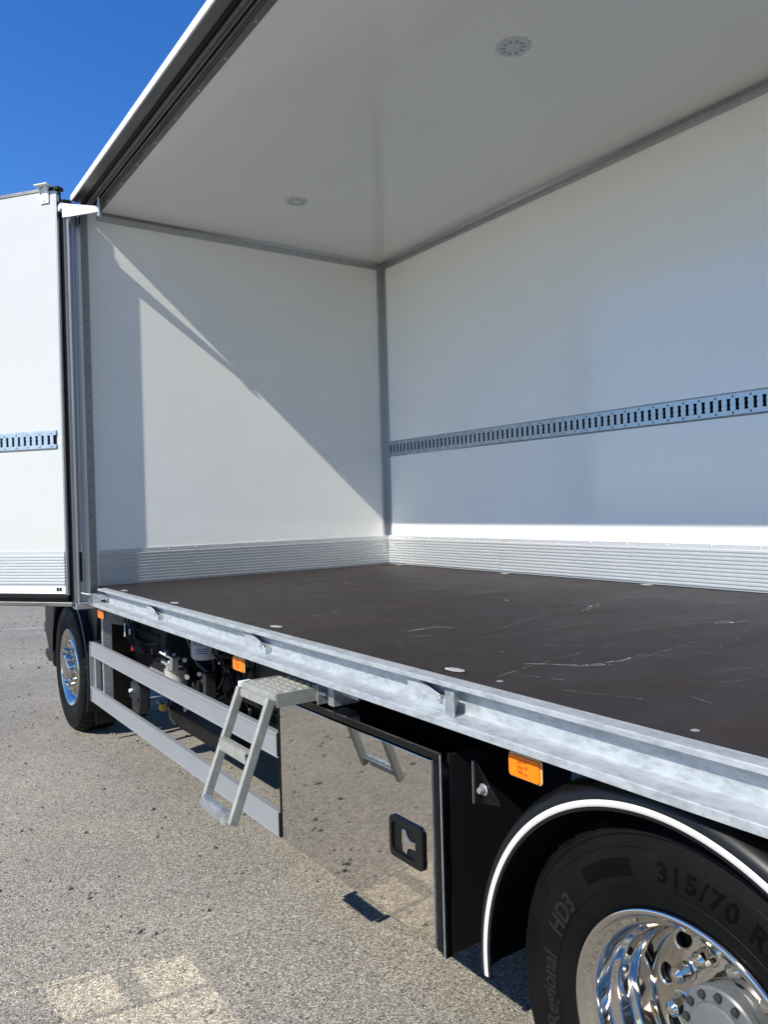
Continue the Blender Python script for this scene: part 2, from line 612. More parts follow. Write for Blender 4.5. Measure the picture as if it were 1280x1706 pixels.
kp = ribbed(1)
m = MB().prism([(d, z) for d, z in kp], 1, .012, W - .014)
k1 = m.build('kick_plate', ALUX, fw)
rv = MB()
for k in range(12):
    rv.lathe([(0, .0095), (.004, .009), (.006, .0062)], 8, 0, (0, .1 + k * .205, ZK - .013))
rv.build('rivets', SCREW, fw, smooth=60)['kind'] = 'stuff'
for a, b in ((.012, 1.430), (1.433, 4.6), (4.603, XL - .002)):
    MB().prism([(W - d, z) for d, z in kp], 0, a, b).build('kick_plate', ALUX, sw)
rv0 = None
for k in range(26):
    x = .30 + k * .28
    if rv0 is None:
        rv0 = MB().lathe([(0, -.0095), (.0045, -.009), (.0065, -.0062)], 10, 1).build('rivet', SCREW, sw, smooth=60)
        rv0.location = (x, W, ZK - .013)
    else:
        copy_to(rv0, (x, W, ZK - .013), sw)
# dark sealant joint where floor meets the kick plates
MB().prism([(W - .022, ZF + .0005), (W - .0035, ZF + .0005), (W - .0035, ZF + .0028)], 0, .02, XL - .01).build('sealant_joint', SEAL, sw)

# corner and ceiling trims
t = MB()
t.box(.0008, .0045, W - .056, W - .0008, ZK + .003, ZC - .062)
t.box(.0045, .012, W - .056, W - .050, ZK + .003, ZC - .062)
t.box(.0045, .012, W - .016, W - .009, ZK + .003, ZC - .062)
t.build('corner_trim', ALU, fw, bevel=.0012)
t = MB()
t.box(.0047, .062, W - .0045, W - .0009, ZK + .003, ZC - .062)
t.box(.054, .062, W - .010, W - .0046, ZK + .003, ZC - .062)
t.box(.013, .020, W - .012, W - .0046, ZK + .003, ZC - .062)
t.build('corner_trim', ALU, sw, bevel=.0012)
t = MB()
t.box(.0008, .006, .06, W - .008, ZC - .060, ZC - .001)
t.box(.006, .012, .06, W - .008, ZC - .060, ZC - .054)
t.prism([(.006, ZC - .001), (.006, ZC - .018), (.022, ZC - .001)], 1, .06, W - .03)
ct = t.build('ceiling_trim', ALU, fw, bevel=.001)
t = MB()
t.box(.012, XL, W - .006, W - .0008, ZC - .060, ZC - .001)
t.box(.012, XL, W - .014, W - .006, ZC - .060, ZC - .050)
t.box(.012, XL, W - .012, W - .006, ZC - .032, ZC - .026)
t.prism([(W - .006, ZC - .001), (W - .006, ZC - .020), (W - .024, ZC - .001)], 0, .03, XL)
t.build('ceiling_trim', ALU, sw, bevel=.001)


ts = MB()
for k in range(9):
    ts.lathe([(0, .0095), (.0035, .009), (.005, .0062)], 8, 0, (0, .2 + k * .25, ZC - .040))
for k in range(16):
    ts.lathe([(0, -.0095), (.0035, -.009), (.005, -.0062)], 8, 1, (.4 + k * .42, W, ZC - .041))
stuff(ts.build('trim_screws', SCREW, fw, smooth=60))

# ---- lashing rails (slotted steel strips)
def lashing(length, pitch=.0498, h=.131, slot_h=.063, slot_w=.024, th=.012, start=0.0):
    """flat in x (length) and z (height); y from -th (front) to 0 (wall)"""
    m = MB()
    zs = slot_h / 2
    f, b_ = -th, -.003
    m.box(0, length, f, b_, zs, h / 2 - .010)
    m.prism([(b_, h / 2 - .010), (f, h / 2 - .010), (-.003, h / 2), (-.001, h / 2), (-.001, h / 2 - .010)], 0, 0, length)
    m.box(0, length, f, b_, -h / 2 + .010, -zs)
    m.prism([(b_, -h / 2 + .010), (f, -h / 2 + .010), (-.003, -h / 2), (-.001, -h / 2), (-.001, -h / 2 + .010)], 0, 0, length)
    n = int(length / pitch)
    bw = pitch - slot_w
    for k in range(n + 1):
        x = k * pitch - bw / 2
        x0, x1 = max(0, x), min(length, x + bw)
        if x1 - x0 < .004:
            continue
        if k % 2 == 0 or True:
            e = .0035 if 0 < k < n else 0
            m.prism([(x0, -zs), (x1, -zs), (x1 + e, -zs * .45), (x1 + e * .2, -zs * .1), (x1 + e, zs * .35), (x1, zs),
                     (x0, zs), (x0 - e, zs * .35), (x0 - e * .2, -zs * .1), (x0 - e, -zs * .45)], 1, f, b_)
    return m, n, pitch


def lashing_parts(length, parent, loc, rotz=0.0, dx=1):
    m, n, pitch = lashing(length)
    r = m.build('lashing_rail', LASH, parent, loc=loc)
    r.rotation_euler = (0, 0, rotz)
    # dark slot backing, screw holes and screws are part of the same strip
    bk = MB().box(.002, length - .002, -.0022, -.0008, -.045, .045)
    bo = bk.build('slot_backing', HOLE, parent, loc=loc)
    bo.rotation_euler = (0, 0, rotz)
    hs, ss = MB(), MB()
    for k in range(0, n + 1, 2):
        x = k * pitch
        if x < .02 or x > length - .02:
            continue
        for zz in (.043, -.043):
            hs.disc((x, zz), .0065, 1, -.0126, -.0121, 10)
            ss.lathe([(0, -.0150), (.003, -.0148), (.0045, -.0127)], 8, 1, (x - .001, 0, zz + .003))
    for q, mt, nm in ((hs, HOLE, 'screw_holes'), (ss, SCREW, 'screws')):
        o = q.build(nm, mt, parent, loc=loc, smooth=60)
        o.rotation_euler = (0, 0, rotz)
        o['kind'] = 'stuff'
    return r


label(lashing_parts(XL - .10, sw, (.062, W, 2.189)), 'slotted galvanised lashing rail along the far wall')

# ---- ceiling and roof
ce = MB().box(0.0, XL, YC, W + .07, ZC, ZC + .012).build('ceiling', WHITE, truck)
label(ce, 'white glossy ceiling panel with two flush round lamps')
lamp0 = None
for x, y in ((.878, 1.165), (3.005, 1.153), (5.2, 1.15)):
    if lamp0 is None:
        m = MB().lathe([(0, -.004), (.078, -.004), (.084, -.002), (.085, -.0002)], 10, 2)
        lamp0 = m.build('ceiling_lamp', LIGHTP, ce)
        lens = MB()
        for k in range(10):
            a = k * 2 * PI / 10 + .2
            c = (.047 * math.cos(a), .047 * math.sin(a))
            poly = []
            for i in range(10):
                t = 2 * PI * i / 10
                u, v = .015 * math.cos(t), (.0085 + .002 * math.cos(t)) * math.sin(t)
                poly.append((c[0] + u * math.cos(a) - v * math.sin(a), c[1] + u * math.sin(a) + v * math.cos(a)))
            lens.prism(poly, 2, -.0052, -.0041)
        for k in range(4):
            a = k * PI / 2 + .35
            lens.disc((.078 * math.cos(a), .078 * math.sin(a)), .0035, 2, -.0052, -.0041, 8)
        lens0 = lens.build('lamp_lens', LIGHTS, ce)
        lamp0.location = lens0.location = (x, y, ZC)
    else:
        copy_to(lamp0, (x, y, ZC), ce)
        copy_to(lens0, (x, y, ZC), ce)
roof = MB().box(-.07, XL + .07, YC + .002, W + .07, ZC + .0125, ZC + .085).build('roof', WPAINT, truck)
X0, X1 = -.01, XL + .05
m = MB().prism([(-.106, 3.838), (-.096, 3.838), (-.096, 3.875), (-.106, 3.88)], 0, X0, X1)
label(m.build('gutter_lip', WPAINT, roof, bevel=.002), 'white outer lip of the roof gutter')
MB().prism([(-.0955, 3.846), (-.040, 3.838), (-.040, 3.846), (-.0955, 3.854)], 0, X0, X1).build('gutter_underside', ALUD, roof)
MB().prism([(-.0395, 3.852), (-.0395, 3.834), (-.034, 3.824), (-.026, 3.822), (-.018, 3.828), (-.0175, 3.852)], 0, X0, X1).build('roof_seal_and_gap', SEAL, roof, smooth=40)
t = MB()
for a, b, z in ((-.017, -.007, 3.814), (-.0065, .006, 3.818), (.0065, .018, 3.812)):
    t.box(X0, X1, a, b, z, 3.84)
t.build('roof_profile', ALUD, roof, bevel=.001)
MB().box(X0, X1, .0185, .030, 3.828, 3.838).build('roof_seal_and_gap', HOLE, roof)  # near-black strip: shade of the open gap put into its colour
t = MB()
for a, b, z in ((.0305, .040, 3.808), (.0405, .046, 3.812), (.0465, .058, 3.806), (.0585, YC - .0005, 3.7915)):
    t.box(X0, X1, a, b, z, 3.838)
t.build('roof_profile', ALUD, roof, bevel=.001)
s0 = None
for k in range(22):
    x = .25 + k * .33
    if s0 is None:
        s0 = MB().lathe([(0, -.004), (.004, -.0035), (.006, 0)], 8, 2).build('profile_screw', SCREW, roof, smooth=60)
        s0.location = (x, .072, 3.7913)
    else:
        copy_to(s0, (x, .072, 3.7913), roof)
MB().box(X0, X1, -.0958, YC, 3.855, 3.876).build('roof_edge_beam', ALUD, roof)

# ---- front door post: vertical profiles at the front edge of the opening
post = MB()
ZP0, ZP1 = 1.10, 3.80
post.prism([(-.06, -.003), (-.06, -.052), (.020, -.052), (.020, -.046), (.006, -.044), (.006, -.003)], 2, ZP0, ZP1)
post_o = post.build('door_post', ALUP, truck, bevel=.001)
label(post_o, 'grey aluminium front door post with riveted strip')
MB().box(-.06, .004, -.068, -.0525, ZP0, ZP1).build('post_seal', SEAL, post_o)
t = MB()
t.prism([(-.06, -.0685), (.084, -.0685), (.084, -.073), (.022, -.075), (.022, -.092), (-.06, -.092)], 2, ZP0, 3.66)
t.box(-.01, .050, -.073, -.0688, 3.6605, ZP1)  # unseen fin behind the arm, added to block sun from the wall
t.build('post_profile', ALUP, post_o, bevel=.001)
MB().prism([(-.06, -.0925), (.012, -.0925), (.004, -.110), (.012, -.128), (-.06, -.128)], 2, ZP0, ZP1).build('post_channel', ALUP, post_o, bevel=.001)
MB().prism([(-.06, -.1285), (.030, -.1285), (.036, -.134), (.018, -.140), (.018, -.158), (-.06, -.158)], 2, ZP0, ZP1).build('post_profile', ALUP, post_o, bevel=.001)
MB().box(-.06, -.004, -.172, -.1585, ZP0, ZP1).build('post_seal', SEAL, post_o)
MB().box(-.002, .014, -.116, -.104, 1.24, 1.44).build('locking_rack', SEAL, post_o, bevel=.002)
r0 = None
for k in range(24):
    z = 1.27 + k * .1035
    if r0 is None:
        r0 = MB().lathe([(0, .004), (.003, .0035), (.0042, 0)], 8, 0).build('post_rivet', HOLE, post_o, smooth=60)
        r0.location = (.0062, -.024, z)
    else:
        copy_to(r0, (.0062, -.024, z), post_o)
MB().box(-.05, .06, -.16, -.01, 1.055, 1.098).build('post_foot', GALVD, post_o, bevel=.003)
MB().box(-.06, -.012, -.165, -.053, 3.55, 3.835).build('post_filler', ALUP, post_o)
MB().box(-.06, .03, -.165, -.107, ZP1 + .001, ZP1 + .035).build('post_head', BLACKM, post_o, bevel=.006)

# hinge arm between post and roof edge (bright plate)
A, B = Vector((.074, -.178)), Vector((.236, .012))
dv = (B - A).normalized()
nv = Vector((dv.y, -dv.x))
t = MB()


def armv(q, z, o):
    p = A + (B - A) * q + nv * o
    return (p.x, p.y, z)


zt = [(0, 3.785, 3.690), (.2, 3.778, 3.692), (.8, 3.756, 3.706), (1.0, 3.750, 3.712)]
vs, fs = [], []
for q, zu, zl in zt:
    vs += [armv(q, zu, .006), armv(q, zl, .006), armv(q, zl, -.002), armv(q, zu, -.002)]
for k in range(3):
    for i in range(4):
        j = (i + 1) % 4
        fs.append((k * 4 + i, k * 4 + j, k * 4 + 4 + j, k * 4 + 4 + i))
fs += [(3, 2, 1, 0), (12, 13, 14, 15)]
t.add(vs, fs)
arm = t.build('hinge_arm', WPAINT, truck, bevel=.0015)
label(arm, 'white tapered hinge arm under the roof corner')
MB().tube([(.236, .018, 3.700), (.236, .018, 3.81)], .009, 10).tube([(.236, .018, 3.702), (.236, .018, 3.684)], .014, 8).build('arm_pin', SCREW, arm, smooth=40)
MB().box(.0, .072, -.190, -.150, 3.75, 3.79).build('arm_mount', WPAINT, arm, bevel=.002)

# ---- front door leaf, swung open
DO = Vector((0.0, -.20, 0))
DD = Vector((-.789, -.6145, 0)).normalized()
DN = Vector((-DD.y, DD.x, 0))
if DN.y > 0:
    DN = -DN                                        # face normal, towards the camera side
rotd = math.atan2(-DD.y, -DD.x)
DLEN = 1.22


class Door(MB):
    pass


def door_obj(mb, name, m, parent, **k):
    """door-local: s along the leaf, t outwards of its inner face, z"""
    mb.v = [tuple(DO + DD * a + DN * b_ + Vector((0, 0, c))) for a, b_, c in mb.v]
    return mb.build(name, m, parent, **k)


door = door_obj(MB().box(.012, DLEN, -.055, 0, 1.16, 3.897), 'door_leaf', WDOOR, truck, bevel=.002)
label(door, 'white door leaf swung wide open at the front of the truck')
door_obj(MB().box(-.002, .0118, -.030, .002, 1.15, 3.872), 'door_edge', ALUP, door, bevel=.002)
door_obj(MB().box(-.006, .0118, -.040, -.0302, 1.15, 3.89), 'door_seal', SEAL, door)
door_obj(MB().box(-.016, .0118, -.085, -.0402, 1.15, 3.85), 'door_edge', ALUP, door, bevel=.002)
kd = [(d, z) for d, z in ribbed(1, 10, 1.215, 1.452, .0105)]
m = MB().prism([(d, z) for d, z in kd], 0, .014, DLEN)
door_obj(m, 'kick_plate', ALUX, door)
door_obj(MB().box(.014, DLEN, .0006, .004, 1.162, 1.213), 'door_bottom_plate', WPAINT, door, bevel=.001)
d2 = MB()
for a in (.045, .068):
    d2.box(a, a + .018, .0042, .007, 1.18, 1.205)
door_obj(d2, 'bottom_bumper', SEAL, door, bevel=.002)
door_obj(MB().box(.0, DLEN, -.06, .004, 1.128, 1.158), 'bottom_seal', SEAL, door, bevel=.004)
door_obj(MB().box(-.04, DLEN, -.055, .010, 1.075, 1.106), 'bottom_bar', ALUD, door, bevel=.006)
door_obj(MB().box(.0, DLEN, -.05, .002, 1.107, 1.127), 'bottom_gap_strip', HOLE, door)
door_obj(MB().box(.13, DLEN, -.055, .004, 3.8985, 3.922), 'top_rail', ALUD, door, bevel=.003)
door_obj(MB().box(-.02, .129, -.055, .002, 3.8985, 3.925), 'top_rail_end', BLACKM, door, bevel=.006)
t = MB()
t.box(.055, .125, .0045, .010, 3.815, 3.921).box(.030, .135, .0005, .055, 3.9255, 3.9325)
t.prism([(.0102, 3.924), (.05, 3.924), (.0102, 3.874)], 0, .058, .064)
t.prism([(.0102, 3.924), (.05, 3.924), (.0102, 3.874)], 0, .116, .122)
b = door_obj(t, 'top_bracket', WPAINT, door, bevel=.0012)
door_obj(MB().disc((.09, 3.835), .008, 1, .0102, .015, 8), 'bracket_bolt', SCREW, door)
lr = lashing_parts(1.13, door, tuple(DO + DD * 1.18 + DN * .0004 + Vector((0, 0, 2.211))), rotz=rotd)

# ---- chassis and what hangs under the floor
ch = MB()
for y in (.85, 1.55):
    ch.box(-2.4, 7.4, y, y + .08, .72, .98)
label(ch.build('chassis_frame', BLACKM, truck, bevel=.004), 'black chassis beams')
for x in (-.4, .45, 1.2, 1.9, 2.6, 3.3, 4.0, 4.7, 5.4, 6.1, 6.8, 7.4):
    MB().box(x, x + .06, .03, W - .03, 1.06, 1.164).build('cross_member', BLACKM, truck)
MB().box(.02, XL - .02, .01, W, 1.0865, 1.0885 + .05).build('underfloor', BLACKM, truck)
MB().box(.2, 3.4, 1.75, 2.40, .38, 1.04).build('fuel_tank', BLACKM, truck, bevel=.05)
MB().box(-.5, 2.9, .96, 1.50, .50, .95).build('gearbox', BLACKM, truck, bevel=.06)
MB().box(3.5, 5.6, 1.75, 2.40, .40, 1.02).build('far_storage_box', BLACKM, truck, bevel=.03)

# side guard: two planks with posts
gd = bpy.data.objects.new('side_guard', None)
COL.objects.link(gd)
gd.parent = truck
label(gd, 'grey aluminium side guard of two planks')
for z0, z1 in ((.680, .785), (.352, .458)):
    pr = [(.0, z0 + .012), (-.002, z0), (.022, z0), (.022, z1), (-.006, z1), (-.006, z1 - .014), (0, z1 - .017)]
    MB().prism(pr, 0, -.255, 2.722).build('guard_plank', GUARD, gd, bevel=.0015)
MB().box(-.262, -.2555, -.007, .024, .352, .785).box(-.2555, -.215, .0225, .06, .352, .785).build('guard_end_post', GUARD, gd, bevel=.0015)
MB().box(2.7225, 2.728, -.006, .0242, .36, .455).box(2.7225, 2.728, -.006, .0242, .69, .782).build('guard_end_cap', BLACKM, gd)
t = MB()
t.box(-.035, .0, .023, .029, .36, 1.083).box(-.006, .0, .0292, .085, .36, 1.083)
t.build('guard_post', GALVD, gd, bevel=.001)
t = MB()
t.prism([(.086, .93), (.086, 1.083), (.34, 1.083), (.20, .90)], 0, -.006, .0)
gp = t.build('gusset_plate', GALVD, gd, bevel=.001)
t = MB()
for k in range(7):
    t.disc((.205 + .014 * k, .93 + .02 * k), .007, 0, .0002, .0015, 8)
stuff(t.build('gusset_holes', HOLE, gd))

# battery box with ribbed cover
bt = MB().box(-.36, .25, .36, .75, .58, .95).build('battery_box', DGREY, truck, bevel=.012)
for z in (.66, .74, .82, .88):
    MB().box(-.32, .20, .338, .3595, z, z + .022).build('cover_rib', DGREY, bt, bevel=.008)
MB().box(.2505, .29, .37, .75, .56, .99).build('box_flange', DGREY, bt, bevel=.003)
label(bt, 'black ribbed battery box behind the side guard')
MB().box(.08, .34, .30, .305, .925, 1.05).build('perforated_plate', GALVD, truck, bevel=.001)
t = MB()
for i in range(4):
    for k in range(3):
        t.disc((.12 + .055 * i, .95 + .03 * k), .008, 1, .2975, .2995, 8)
stuff(t.build('plate_holes', HOLE, truck))
label(MB().prism([(-.03, .715), (.06, .735), (.075, .775), (-.01, .76)], 1, .22, .25).build('red_connector', RED, truck, bevel=.004), 'small red plastic connector')
t = MB()
for k in range(6):
    x = -.02 + .045 * k
    t.tube([(x, .19 + .02 * (k % 2), 1.02), (x + .04, .17, .86), (x + .08, .22, .74), (x + .02, .27, .58)], .007, 6)
t.build('hoses', PLAST, truck, smooth=50)
t = MB()
t.tube([(.06, .16, .93), (.075, .155, .84)], .007, 8).tube([(.14, .17, .90), (.15, .17, .86)], .009, 8)
t.tube([(.19, .18, .66), (.20, .18, .62)], .010, 8)
stuff(t.build('cable_ties', GALVD, truck, smooth=50))
# dark grey fluid tank hanging low
tk = MB().prism([(.25, .36), (.39, .36), (.41, .40), (.41, .55), (.385, .585), (.30, .585), (.235, .56), (.225, .47), (.24, .45)], 1, .135, .215).build('fluid_tank', DGREY, truck, bevel=.014)
label(tk, 'dark grey plastic tank hanging behind the lower plank')
MB().box(.235, .405, .125, .1345, .455, .475).build('tank_band', DGREY, tk, bevel=.003)
MB().lathe([(0, .118), (.012, .118), (.014, .135)], 10, 1, (.262, 0, .50)).build('tank_cap', WPAINT, tk, smooth=50)


def can(name, x, y, z0, z1, r, m, lab):
    p = [(0, z0), (r * .82, z0), (r * .97, z0 + .012), (r, z0 + .03), (r, z1 - .02), (r * 1.05, z1 - .018), (r * 1.05, z1), (0, z1)]
    o = MB().lathe(p, 24, 2, (x, y, 0)).build(name, m, truck, smooth=40)
    label(o, lab)
    return o


f1 = can('filter_canister', 1.035, .36, .80, 1.02, .085, BUCKET, 'white oil filter canister with blue lettering')
vs, fs = text_mesh('VOLVO', .042, .0008)
tm = MB()
vv = []
for x, y, z in vs:
    a = x / .0862
    vv.append((1.035 + (.0862 + z) * math.sin(a + .98), .36 - (.0862 + z) * math.cos(a + .98), .888 + y))
tm.add(vv, fs)
tm.build('lettering', BLUE, f1)
for zz in (.868, .855, .842):
    t = MB()
    n = 8
    v_ = []
    for k in range(n + 1):
        a = -.45 + k * .85 / n + .98
        for dz in (0, .005):
            v_.append((1.035 + .0862 * math.sin(a), .36 - .0862 * math.cos(a), zz + dz))
    t.add(v_, [(2 * k, 2 * k + 2, 2 * k + 3, 2 * k + 1) for k in range(n)])
    t.build('printed_line', BLUE, f1)
f2 = can('fuel_filter', .56, .34, .50, .665, .072, BUCKET, 'white fuel filter with a metal head behind the side guard')
t = MB()
rr = random.Random(5)
for k in range(9):
    x, y, z = .56 + rr.uniform(-.07, .09), .30 + rr.uniform(-.03, .05), .69 + rr.uniform(0, .075)
    t.tube([(x, y, z), (x + rr.uniform(-.06, .06), y - rr.uniform(0, .04), z + rr.uniform(-.02, .03))], rr.uniform(.010, .019), 8)
t.lathe([(.075, .668), (.06, .69), (.03, .70), (0, .70)], 16, 2, (.56, .34, 0))
t.prism([(.60, .67), (.69, .68), (.70, .76), (.66, .77), (.63, .72)], 1, .27, .31)
t.build('filter_head', SCREW, f2, smooth=40)
t = MB()
t.tube([(.56, .28, .74), (.575, .27, .86), (.60, .28, .98)], .005, 6).tube([(.64, .28, .76), (.64, .27, .80)], .006, 6)
t.build('filter_hose', DGREY, f2, smooth=50)
can('lower_filter', .62, .42, .36, .47, .055, BUCKET, 'small white canister below the fuel filter')
t = MB().tube([(.20, .33, .385), (.33, .33, .375)], .013, 8).tube([(.30, .32, .39), (.30, .32, .35)], .016, 8)
t.build('brass_pipe', GALVD, truck, smooth=40)
label(MB().box(.325, .375, .30, .335, .352, .40).tube([(.31, .318, .376), (.33, .318, .376)], .022, 10).build('yellow_valve', YEL, truck, bevel=.005), 'small yellow valve fitting')
at = MB().lathe([(0, .25), (.10, .26), (.135, .30), (.135, .95), (.10, .99), (0, 1.0)], 28, 0, (0, .60, .37)).build('air_tank', BLACKM, truck, smooth=40)
label(at, 'black air tank behind the lower plank')
MB().box(.20, 1.0, .40, .75, .235, .25).box(.3, .34, .42, .80, .2505, .60).build('tank_tray', BLACKM, truck, bevel=.004)
t = MB()
for k in range(14):
    x, z = rr.uniform(1.1, 1.9), rr.uniform(.60, .86)
    t.tube([(x, .45, z), (x, .40, z)], rr.uniform(.008, .016), 8)
    t.tube([(x, .44, z), (x + rr.uniform(-.1, .1), .43, z - .06), (x + rr.uniform(-.2, .2), .5, z - .25)], .006, 6)
t.box(1.05, 1.95, .46, .52, .58, .90)
t.build('valve_block', PLAST, truck, smooth=40)
MB().box(1.05, 1.10, .33, .40, .52, .72).box(.98, 1.05, .36, .40, .58, .62).build('valve_bracket', DGREY, truck, bevel=.006)

rh = random.Random(21)
for k in range(26):
    x, y = rh.uniform(-.2, 2.5), rh.uniform(.30, .72)
    zt_ = rh.uniform(.80, 1.05)
    pts = [(x, y, zt_)]
    for i in range(4):
        p = pts[-1]
        pts.append((p[0] + rh.uniform(-.16, .20), p[1] + rh.uniform(-.03, .04), max(.30, p[2] - rh.uniform(.03, .20))))
    MB().tube(pts, rh.choice([.007, .009, .012, .015]), 8).build('hose', rh.choice([PLAST, DGREY, BLACKM, BLACKM]), truck, smooth=50)
for k in range(14):
    x, y, z = rh.uniform(.3, 2.5), rh.uniform(.38, .7), rh.uniform(.45, .95)
    MB().box(x, x + rh.uniform(.03, .12), y, y + .05, z, z + rh.uniform(.03, .10)).build('bracket', rh.choice([DGREY, BLACKM, BLACKM, HUB]), truck, bevel=.005)
for k in range(8):
    x, y, z = rh.uniform(.35, 1.9), rh.uniform(.34, .5), rh.uniform(.45, .8)
    MB().tube([(x, y, z), (x + .03, y, z)], .011, 6).tube([(x + .03, y, z), (x + .05, y - .01, z)], .016, 6).build('pipe_fitting', SCREW, truck, smooth=40)
at2 = MB().lathe([(0, .32), (.08, .33), (.115, .36), (.115, 1.35), (.08, 1.39), (0, 1.40)], 28, 0, (0, .47, .34)).build('air_tank', BLACKM, truck, smooth=40)
label(at2, 'lower black air tank under the fuel filter')
MB().box(.9, 2.3, .62, .80, .32, .62).build('battery_tray', BLACKM, truck, bevel=.01)

# ---- fold-out step ladder
ld = bpy.data.objects.new('step_ladder', None)
COL.objects.link(ld)
ld.parent = truck
label(ld, 'grey zinc fold-out step ladder under the rail')
LX0, LX1 = 2.812, 3.095
pf = MB().box(LX0 + .004, LX1 - .004, -.178, .12, 1.030, 1.036).build('platform', STEP, ld, bevel=.0015)
t = MB()
for i in range(5):
    for k in range(7):
        x, y = LX0 + .04 + i * .05 + .02 * (k % 2), -.16 + k * .03
        t.prism([(x - .020, 1.0362), (x + .020, 1.0362), (x + .014, 1.0435), (x - .014, 1.0435)], 1, y - .009, y + .007)
t.build('platform_tread', STEP, ld, bevel=.001)
t = MB()
t.box(LX1 - .0035, LX1, -.184, .15, .990, 1.040)
t.box(LX0, LX0 + .0035, -.184, .15, .990, 1.040)
t.box(LX0 - .006, LX1 - .004, -.188, -.1785, .998, 1.038)
t.build('platform_frame', STEP, ld, bevel=.001)
MB().box(LX0 - .018, LX0 - .001, -.200, -.150, .985, 1.040).build('platform_cap', WPAINT, ld, bevel=.004)
TOPY, TOPZ, BY, BZ = -.200, 1.022, -.360, .610


def rail_pt(f, dy=0):
    return (TOPY + (BY - TOPY) * f + dy, TOPZ + (BZ - TOPZ) * f)


for x in (LX0 + .014, LX1 - .014):
    t = MB()
    y0, z0 = rail_pt(0)
    y1, z1 = rail_pt(1)
    t.bar((x, y0, z0), (x, y1, z1), .022, .034, up=(0, 1, 0))
    t.build('ladder_rail', STEP, ld, bevel=.004)
for f in (.48, .965):
    y, z = rail_pt(f)
    t = MB()
    a, b = LX0 + .0255, LX1 - .0255
    t.box(a, b, y - .024, y - .020, z - .020, z + .020)
    t.box(a, b, y - .0198, y + .012, z + .014, z + .018)
    n = 11
    for k in range(n):
        xx = a + (b - a) * (k + .5) / n
        t.prism([(xx - .007, z + .0182), (xx + .007, z + .0182), (xx + .003, z + .027), (xx - .003, z + .027)], 1, y - .019, y - .002)
    t.build('ladder_step', STEP if f < .9 else GALVD, ld, bevel=.0008)
MB().box(LX0 + .030, LX1 - .030, TOPY - .012, TOPY + .012, TOPZ - .030, TOPZ - .002).build('ladder_top_bar', STEP, ld, bevel=.002)
t = MB().box(LX1 + .001, LX1 + .006, -.02, .12, .975, 1.05).box(3.16, 3.20, -.01, .10, .985, 1.08).box(LX1, 3.3, .03, .05, 1.02, 1.06)
t.tube([(LX1 + .006, -.005, 1.02), (LX1 + .05, -.005, 1.02)], .009, 8)
t.build('ladder_hinge', GALVD, ld, bevel=.002)

# ---- mirror-polished toolbox
BX0, BX1 = 2.735, 3.800
tb = MB().box(BX0 + .01, BX1, .030, .56, .350, .955).build('toolbox', DSTEEL, truck, bevel=.004)
label(tb, 'mirror-polished stainless steel toolbox with a recessed latch')
MB().box(BX0, 3.752, .0, .026, .358, .930).build('toolbox_door', MIRROR, tb, bevel=.0015)
MB().box(BX0, BX1 - .004, .002, .0295, .9355, .957).build('toolbox_top_edge', BLACK, tb, bevel=.002)
MB().prism([(.001, .9575), (.006, .9610), (.075, .9610), (.075, .9575)], 0, BX0, BX1 - .002).build('toolbox_top_lip', MIRROR, tb)
MB().box(3.7545, 3.776, .006, .0295, .352, .930).build('toolbox_side_edge', BLACK, tb, bevel=.003)
MB().box(3.7785, BX1 + .001, .004, .0297, .348, .9345).build('toolbox_side_edge', BLACK, tb, bevel=.002)
MB().box(3.794, 3.7985, .0, .0037, .348, .956).build('edge_seam', GALVD, tb, bevel=.001)
MB().box(3.7525, 3.7540, .0, .012, .358, .930).build('door_edge_line', GALVD, tb)
MB().box(BX0, BX0 + .006, -.004, -.0004, .36, .93).build('door_hinge_strip', BLACK, tb, bevel=.001)
# latch: recessed tray with turn handle
lx, lz = 3.622, .6405
m = MB()


def rrect(w, h, r, n=5, c=(0, 0)):
    p = []
    for sx, sy, a in ((1, 1, 0), (-1, 1, PI / 2), (-1, -1, PI), (1, -1, 1.5 * PI)):
        for k in range(n + 1):
            t = a + PI / 2 * k / n
            p.append((c[0] + sx * (w / 2 - r) + r * math.cos(t), c[1] + sy * (h / 2 - r) + r * math.sin(t)))
    return p


def ring_plate(outer, inner, y0, y1):
    """flat ring between two outlines with equal counts, thickness y0..y1"""
    n = len(outer)
    v = [(a, y, b) for y in (y0, y1) for a, b in outer] + [(a, y, b) for y in (y0, y1) for a, b in inner]
    f = []
    for i in range(n):
        j = (i + 1) % n
        f += [(i, j, 2 * n + j, 2 * n + i), (n + i, 3 * n + i, 3 * n + j, n + j),
              (i, n + i, n + j, j), (2 * n + i, 2 * n + j, 3 * n + j, 3 * n + i)]
    return v, f


ou, inn = rrect(.178, .132, .018), rrect(.126, .092, .014, c=(-.012, 0))
v, f = ring_plate(ou, inn, -.010, -.0006)
m.add(v, f)
latch = m.build('latch_frame', PLAST, tb, bevel=.0025, loc=(lx, 0, lz))
MB().prism(inn, 1, -.0012, -.0004).build('latch_tray', BLACKM, tb, loc=(lx, 0, lz))
hp = [(-.024, .036), (-.006, .038), (.004, .020), (.020, .010), (.050, .014), (.058, .004), (.054, -.012), (.022, -.015), (.006, -.020), (-.002, -.040), (-.022, -.034), (-.026, 0)]
MB().prism(hp, 1, -.0075, -.0014).build('latch_handle', CHROME, tb, bevel=.0035, loc=(lx + .002, 0, lz), seg=3)
